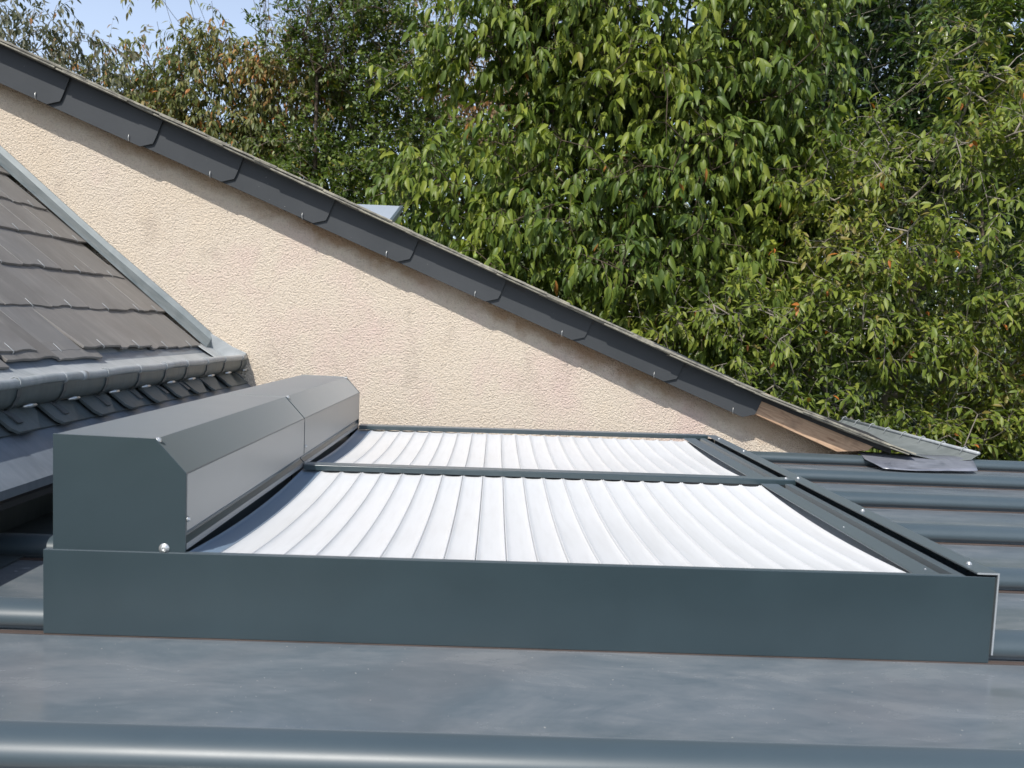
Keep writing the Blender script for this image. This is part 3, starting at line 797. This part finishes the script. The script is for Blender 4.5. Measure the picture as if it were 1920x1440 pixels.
def tree(name, label, base, trunk, ells, ntips, nclump, spread, leaf, lmat, bark, per_tip, leafkind, hue_fn,
         r_tip=0.0028, rmax=0.13, seed=1, depth=1.0, front=0.75, singles=300, group=None, down=0.5, bare=None):
    rs = np.random.default_rng(seed)
    t = thing(name, label, 'tree', base, group)
    tips = crown_tips(ells, ntips, nclump, spread, rs, depth, front)
    tips = tips[~in_house(tips)]
    P, par, ti = grow(trunk, tips, rs)
    if bare is not None:                       # leafless upright twigs
        extra = []
        ep = []
        for i in rs.choice(ti, bare[0]):
            q = P[i]; prev = i
            dirn = norm(np.array([rs.normal(0, 0.35), rs.normal(0, 0.3), 1.0]))
            for s_ in range(3):
                q = q + dirn*bare[1]/3*rs.uniform(0.7, 1.2); dirn = norm(dirn+rs.normal(0, 0.14, 3))
                extra.append(q); ep.append(prev); prev = len(P)+len(extra)-1
        P = np.vstack([P, extra]); par = np.concatenate([par, ep])
    O, D, N, S = [], [], [], []
    nodes = np.concatenate([ti, rs.choice(ti, len(ti)//3)])
    dirs = norm(P[ti]-P[par[ti]]); dmap = dict(zip(ti.tolist(), dirs))
    tw0, tw1 = [], []
    for i in ti:
        o = P[i]; d0 = dmap[int(i)]
        if leafkind == 'compound':
            for c in range(per_tip):
                d = norm(d0*0.7 + norm(rs.normal(0, 1, 3))*0.9 + np.array([0, -0.25, 0.15]))
                ln = rs.uniform(0.20, 0.38); q = o.copy(); dd = d.copy(); nl = rs.integers(2, 5); step = ln/(nl+0.6)
                pts = [q.copy()]
                for s_ in range(nl):
                    dd = norm(dd+np.array([0, 0, -0.20])); q = q+dd*step; pts.append(q.copy())
                    side = norm(np.cross(dd, [0, 0, 1.0]))
                    for sg in (-1, 1):
                        if rs.random() < 0.1: continue
                        ld = norm(side*sg*0.62 + dd*0.45 + np.array([0, -0.05, -rs.uniform(-0.05, 1.15)]))
                        O.append(q); D.append(ld); N.append(norm(np.array([0, -0.15, 1.0])+side*sg*0.5+rs.normal(0, 0.42, 3))); S.append(rs.uniform(0.6, 1.2)*(0.75+0.25*(s_ > 0)))
                O.append(q); D.append(norm(dd*0.6+np.array([0, 0, -rs.uniform(0.4, 0.9)]))); N.append(norm(np.array([0, -0.3, 1.0])+rs.normal(0, 0.45, 3))); S.append(rs.uniform(0.9, 1.25))
                tw0 += pts[:-1]; tw1 += pts[1:]
        else:
            for c in range(per_tip):
                ln = leaf[2]*rs.uniform(0.6, 1.2)
                d = norm(d0*0.8 + norm(rs.normal(0, 1, 3))*0.85 + np.array([0, -0.2, 0.1 if leafkind != 'hang' else -0.55]))
                k = leaf[3]
                side = norm(np.cross(d, rs.normal(0, 1, 3))); b2 = np.cross(d, side)
                q0 = o.copy(); dd = d.copy()
                for s_ in range(k):
                    q1 = q0+dd*ln/k; tw0.append(q0); tw1.append(q1); q0 = q1
                    dd = norm(dd+np.array([0, 0, -0.10 if leafkind != 'up' else 0.06])+rs.normal(0, 0.06, 3))
                    an = s_*2.4+rs.uniform(-0.5, 0.5); out = side*math.cos(an)+b2*math.sin(an)
                    ld = norm(out*0.75+dd*0.65+np.array([0, 0, -down*rs.uniform(0.3, 1.6)]))
                    O.append(q1); D.append(ld); N.append(norm(np.array([0, -0.25, 0.9])+rs.normal(0, 0.38, 3))); S.append(rs.uniform(0.65, 1.15))
    O, D, N, S = map(np.array, (O, D, N, S))
    keep = ~in_house(O+D*0.05)
    O, D, N, S = O[keep], D[keep], N[keep], S[keep]
    hue = hue_fn(O, rs)
    br = branches_mesh('branches', P-np.array(base), par, r_tip, bark, rmax)
    b = link('trunk', br, t, base)
    # fine twigs
    tw0 = np.array(tw0); tw1 = np.array(tw1)
    k2 = ~(in_house(tw1)); tw0, tw1 = tw0[k2], tw1[k2]
    dirn = norm(tw1-tw0); sx = norm(np.cross(dirn, [0.3, 0.2, 1.0])); sy = np.cross(dirn, sx); w = r_tip*0.42
    ring = [sx*w, -0.5*sx*w+0.87*sy*w, -0.5*sx*w-0.87*sy*w]
    Vt = np.stack([tw0+r_ for r_ in ring]+[tw1+r_*0.7 for r_ in ring], 1).reshape(-1, 3)-np.array(base)
    nb = len(tw0); off = (np.arange(nb)*6)[:, None]
    Ft = np.concatenate([np.array([[i, (i+1) % 3, (i+1) % 3+3, i+3]])+off for i in range(3)], 0)
    me = bpy.data.meshes.new('twigs'); me.from_pydata(Vt.tolist(), [], Ft.tolist()); me.materials.append(bark); me.update()
    tw = link('twigs', me, t, base); tw['kind'] = 'stuff'
    tmpl = leaf_template(leaf[0], leaf[1], leaf[4], leaf[5], leaf[6] if len(leaf) > 6 else 3)
    # the leaves that show largest become leaves of their own
    sel = np.zeros(len(O), bool)
    if singles:
        u, v, z = project(O); inside = (u > 5) & (u < 1915) & (v > 5) & (v < 870)
        score = np.where(inside, S/z, 0); sel[np.argsort(-score)[:singles]] = True
        T_ = tmpl; lv = []
        for hq in (0.15, 0.4, 0.6, 0.8, 0.97):
            lv.append(foliage_mesh('leaf', T_, np.zeros((1, 3)), np.array([[0, 1., 0]]), np.array([[0, 0, 1.]]), np.ones(1), np.array([hq]), lmat))
        for i in np.nonzero(sel)[0]:
            q = min(4, int(np.searchsorted([0.28, 0.5, 0.7, 0.955], hue[i])))
            o = bpy.data.objects.new('leaf', lv[q]); COL.objects.link(o); o.parent = t
            dv = Vector(D[i]).normalized(); xv = dv.cross(Vector(N[i])).normalized(); zv = xv.cross(dv)
            mt = Matrix((xv, dv, zv)).transposed()
            o.rotation_euler = mt.to_euler(); o.scale = (S[i],)*3; o.location = Vector(O[i])-WPOS[t]
    rest = ~sel
    f = link('foliage', foliage_mesh('foliage', tmpl, O[rest]-np.array(base), D[rest], N[rest], S[rest], hue[rest], lmat), t, base)
    f['kind'] = 'stuff'
    return t, P, ti, O

def hue_clump(lo, hi, rare=0.0, rarev=1.0, freq=2.0):
    def f(O, rs):
        k = np.sin(O[:, 0]*freq+1.3)*np.sin(O[:, 1]*freq*1.2)*np.sin(O[:, 2]*freq*1.4+0.7)
        h = lo+(hi-lo)*np.clip(0.5+0.35*k+rs.normal(0, 0.24, len(O)), 0, 1)
        if rare: h = np.where(rs.random(len(O)) < rare, rarev, h)
        return h
    return f

# leaf = (length, width, twig length, leaves per twig, droop, fold, segs)
wal = [(1.09, 5.80, 3.05, 0.84, 0.94), (0.62, 5.80, 1.59, 1.02, 0.92), (1.99, 5.80, 1.70, 1.64, 1.59), (2.14, 5.80, 3.47, 1.49, 1.39), (3.23, 5.80, 2.43, 0.74, 0.89), (2.81, 5.80, 1.15, 0.99, 0.79)]
t_w, Pw, tiw, Ow = tree('walnut_tree', 'broad walnut tree with big drooping green leaves filling the middle of the view', (2.3, 6.0, -2.6),
     [(2.3, 6.0, -2.65), (2.25, 5.95, 0.5), (2.12, 5.9, 2.2), (2.1, 5.85, 3.6)], wal, 2100, 260, 0.19,
     (0.118, 0.040, 0, 0, 0.45, 0.55, 3), L_WALNUT, BARK_BROWN, 3, 'compound', hue_clump(0.0, 0.93, 0.004, 1.0), seed=3, r_tip=0.0036, depth=0.95)
chy = [(3.17, 4.80, 0.54, 1.28, 1.03), (4.52, 4.80, 1.16, 1.28, 1.41), (2.37, 4.80, 0.29, 0.86, 0.56), (4.43, 4.80, 2.25, 0.73, 0.73), (5.25, 4.80, 0.32, 1.11, 0.98), (3.3, 4.85, -0.35, 1.5, 0.6), (4.9, 4.9, -0.4, 1.4, 0.7), (3.71, 4.80, 1.54, 0.86, 0.68)]
tree('cherry_tree', 'cherry tree with small olive leaves and bare grey twigs at right above the metal roof', (4.2, 5.3, -2.6),
     [(4.2, 5.3, -2.65), (4.15, 5.2, -0.4), (4.3, 5.1, 1.0), (4.5, 5.0, 2.2)], chy, 1800, 330, 0.145,
     (0.088, 0.029, 0.20, 6, 0.25, 0.35, 2), L_CHERRY, BARK_GREY, 3, 'alt', hue_clump(0.0, 0.95, 0.006, 1.0), seed=5, r_tip=0.0042, rmax=0.09, depth=0.8)
lau = [(4.96, 8.10, 4.32, 1.51, 1.51), (4.25, 8.10, 5.16, 1.31, 1.05), (5.6, 8.1, 2.7, 1.3, 0.9), (5.96, 8.10, 4.00, 0.98, 1.31)]
tree('laurel_tree', 'dark glossy laurel with stiff leaves at the upper right behind the walnut', (5.0, 8.3, -2.6),
     [(5.0, 8.3, -2.65), (5.0, 8.2, 1.5), (4.9, 8.1, 4.0)], lau, 1200, 200, 0.26,
     (0.125, 0.040, 0.22, 6, 0.06, 0.25, 2), L_LAUREL, BARK_GREY, 3, 'up', hue_clump(0, 1), seed=8, down=0.15, depth=0.7, singles=200)
tree('peach_tree', 'fresh green narrow leaved tree in the top right corner', (5.9, 6.9, -2.6),
     [(5.9, 6.9, -2.65), (5.8, 6.6, 1.5), (5.6, 6.4, 3.4)], [(5.52, 6.20, 3.74, 0.89, 0.79), (5.7, 6.3, 2.9, 0.6, 0.6)], 330, 70, 0.19,
     (0.125, 0.032, 0.22, 7, 0.22, 0.3, 2), L_PEACH, BARK_BROWN, 3, 'up', hue_clump(0, 1), seed=9, down=0.3, singles=200)
haz = [(-0.72, 8.60, 3.38, 0.76, 1.31), (-1.01, 8.60, 4.22, 0.59, 0.62), (-1.23, 8.60, 2.17, 0.90, 0.76), (-0.42, 8.60, 2.47, 0.76, 0.90)]
tree('hawthorn_tree', 'dense dark small leaved tree between the rust tinged plum and the walnut', (-0.8, 8.7, -2.6),
     [(-0.8, 8.7, -2.65), (-0.85, 8.6, 1.2), (-0.8, 8.6, 3.6)], haz, 1500, 180, 0.20,
     (0.068, 0.038, 0.15, 7, 0.15, 0.3, 1), L_HAZEL, BARK_GREY, 3, 'up', hue_clump(0, 0.97, 0.03, 1.0), seed=12, down=0.25, singles=0)
plu = [(-2.89, 9.10, 3.15, 1.45, 1.09), (-3.90, 9.10, 3.38, 0.72, 0.87), (-1.91, 9.10, 3.27, 0.94, 1.16), (-4.56, 9.10, 3.07, 0.87, 0.58), (-2.77, 9.10, 4.12, 0.54, 0.54), (-2.32, 9.10, 2.48, 1.16, 0.65)]
tree('plum_tree', 'plum tree with hanging leaves turning orange above the left part of the roof edge', (-2.7, 9.2, -2.6),
     [(-2.7, 9.2, -2.65), (-2.75, 9.2, 1.5), (-2.8, 9.1, 3.6)], plu, 1700, 260, 0.22,
     (0.105, 0.032, 0.22, 6, 0.25, 0.3, 2), L_PLUM, BARK_BROWN, 3, 'hang', hue_clump(0, 0.90, 0.06, 0.98, 2.6), seed=14, down=0.8, depth=0.6, singles=200, bare=(150, 0.5))
tree('beech_tree', 'thin crowned tree with dry brownish leaves just left of the walnut top', (-0.1, 10.3, -2.6),
     [(-0.1, 10.3, -2.65), (-0.15, 10.2, 2.0), (-0.2, 10.1, 4.3)], [(-0.27, 10.10, 4.36, 0.87, 1.11), (0.07, 10.10, 3.32, 0.71, 0.87), (0.9, 10.1, 3.6, 0.8, 1.2)], 420, 90, 0.24,
     (0.10, 0.034, 0.22, 6, 0.2, 0.3, 2), L_BROWN, BARK_GREY, 3, 'hang', hue_clump(0, 1), seed=16, down=0.7, singles=0, bare=(120, 0.55))
tree('willow_tree', 'sparse grey green tree against the sky in the top left corner', (-5.0, 7.4, -2.6),
     [(-5.0, 7.4, -2.65), (-5.0, 7.3, 1.0), (-4.9, 7.2, 3.3)], [(-4.21, 7.10, 3.45, 0.82, 0.47), (-4.99, 7.10, 3.31, 1.06, 0.76), (-3.88, 7.10, 2.97, 0.76, 0.35)], 300, 75, 0.20,
     (0.085, 0.030, 0.24, 6, 0.25, 0.3, 2), L_WILLOW, BARK_GREY, 2, 'hang', hue_clump(0, 0.95, 0.02, 1.0), seed=18, down=0.8, singles=200)
tree('elder_tree', 'dark tree with long bare upright twigs against the sky at top left of centre', (-1.5, 8.3, -2.6),
     [(-1.5, 8.3, -2.65), (-1.5, 8.3, 1.5), (-1.45, 8.2, 3.8)], [(-1.07, 8.20, 4.38, 0.46, 0.33), (-1.70, 8.20, 4.04, 0.40, 0.60), (-1.31, 8.20, 3.87, 0.33, 0.53)], 130, 40, 0.16,
     (0.065, 0.036, 0.16, 6, 0.15, 0.3, 2), L_HAZEL, BARK_BROWN, 2, 'up', hue_clump(0, 0.7), seed=21, down=0.25, singles=0, bare=(140, 0.6))
# far hedge that closes the gaps between the nearer trees
hed = [(0.95, 13.60, 1.60, 4.34, 2.2), (7.62, 13.60, 2.89, 6.72, 3.41), (-3.85, 13.60, 1.9, 3.93, 1.24), (12.33, 13.60, 3.09, 3.10, 3.10), (3.6, 13.6, 4.6, 3.2, 1.9), (8.0, 13.6, 5.6, 3.6, 2.2), (-9.5, 13.6, 1.4, 4.0, 2.0)]
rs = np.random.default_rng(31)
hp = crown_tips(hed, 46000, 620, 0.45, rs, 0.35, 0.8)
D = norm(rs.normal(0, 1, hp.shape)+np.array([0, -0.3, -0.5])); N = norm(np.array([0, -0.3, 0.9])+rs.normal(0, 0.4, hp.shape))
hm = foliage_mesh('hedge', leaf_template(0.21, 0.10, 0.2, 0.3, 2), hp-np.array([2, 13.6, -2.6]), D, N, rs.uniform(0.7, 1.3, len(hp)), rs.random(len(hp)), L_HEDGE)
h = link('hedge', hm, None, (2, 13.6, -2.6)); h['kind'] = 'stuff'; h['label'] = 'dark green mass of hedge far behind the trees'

# undergrowth below the cherry, behind the metal roof
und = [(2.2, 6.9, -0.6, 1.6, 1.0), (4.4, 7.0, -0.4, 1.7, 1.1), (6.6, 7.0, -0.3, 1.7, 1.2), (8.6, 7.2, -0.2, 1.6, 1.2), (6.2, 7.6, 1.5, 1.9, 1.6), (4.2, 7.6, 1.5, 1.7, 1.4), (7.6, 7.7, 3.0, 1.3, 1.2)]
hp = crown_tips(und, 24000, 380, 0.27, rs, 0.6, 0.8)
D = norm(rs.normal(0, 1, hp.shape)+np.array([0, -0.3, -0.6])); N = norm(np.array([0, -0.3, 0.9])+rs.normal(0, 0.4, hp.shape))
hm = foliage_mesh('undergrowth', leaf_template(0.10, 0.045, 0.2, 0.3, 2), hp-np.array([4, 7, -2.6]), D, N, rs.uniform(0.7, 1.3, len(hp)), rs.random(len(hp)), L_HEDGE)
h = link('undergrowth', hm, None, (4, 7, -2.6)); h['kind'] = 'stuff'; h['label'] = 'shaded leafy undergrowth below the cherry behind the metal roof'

# green walnuts hanging among the leaves
V = []; F = []; S_ = 10; K = 7
for i in range(K+1):
    th = math.pi*i/K
    for k in range(S_):
        a = 2*math.pi*k/S_; r_ = 0.019*math.sin(th)
        V.append((r_*math.cos(a), r_*math.sin(a), 0.0225*math.cos(th)-0.003*math.sin(th)**2))
for i in range(K):
    for k in range(S_): F.append((i*S_+k, i*S_+(k+1) % S_, (i+1)*S_+(k+1) % S_, (i+1)*S_+k))
nut = mesh_from('walnut', V, F, M_NUT, True)
u, v, z = project(Pw[tiw]); ok = np.nonzero((u > 650) & (u < 1600) & (v > 0) & (v < 700))[0]
front = ok[np.argsort(z[ok])[:130]]
for i in rs.choice(front, 24, replace=False):
    p = Pw[tiw[i]]+np.array([rs.normal(0, 0.03), -0.05, -0.05])
    link('walnut', nut, t_w, p)
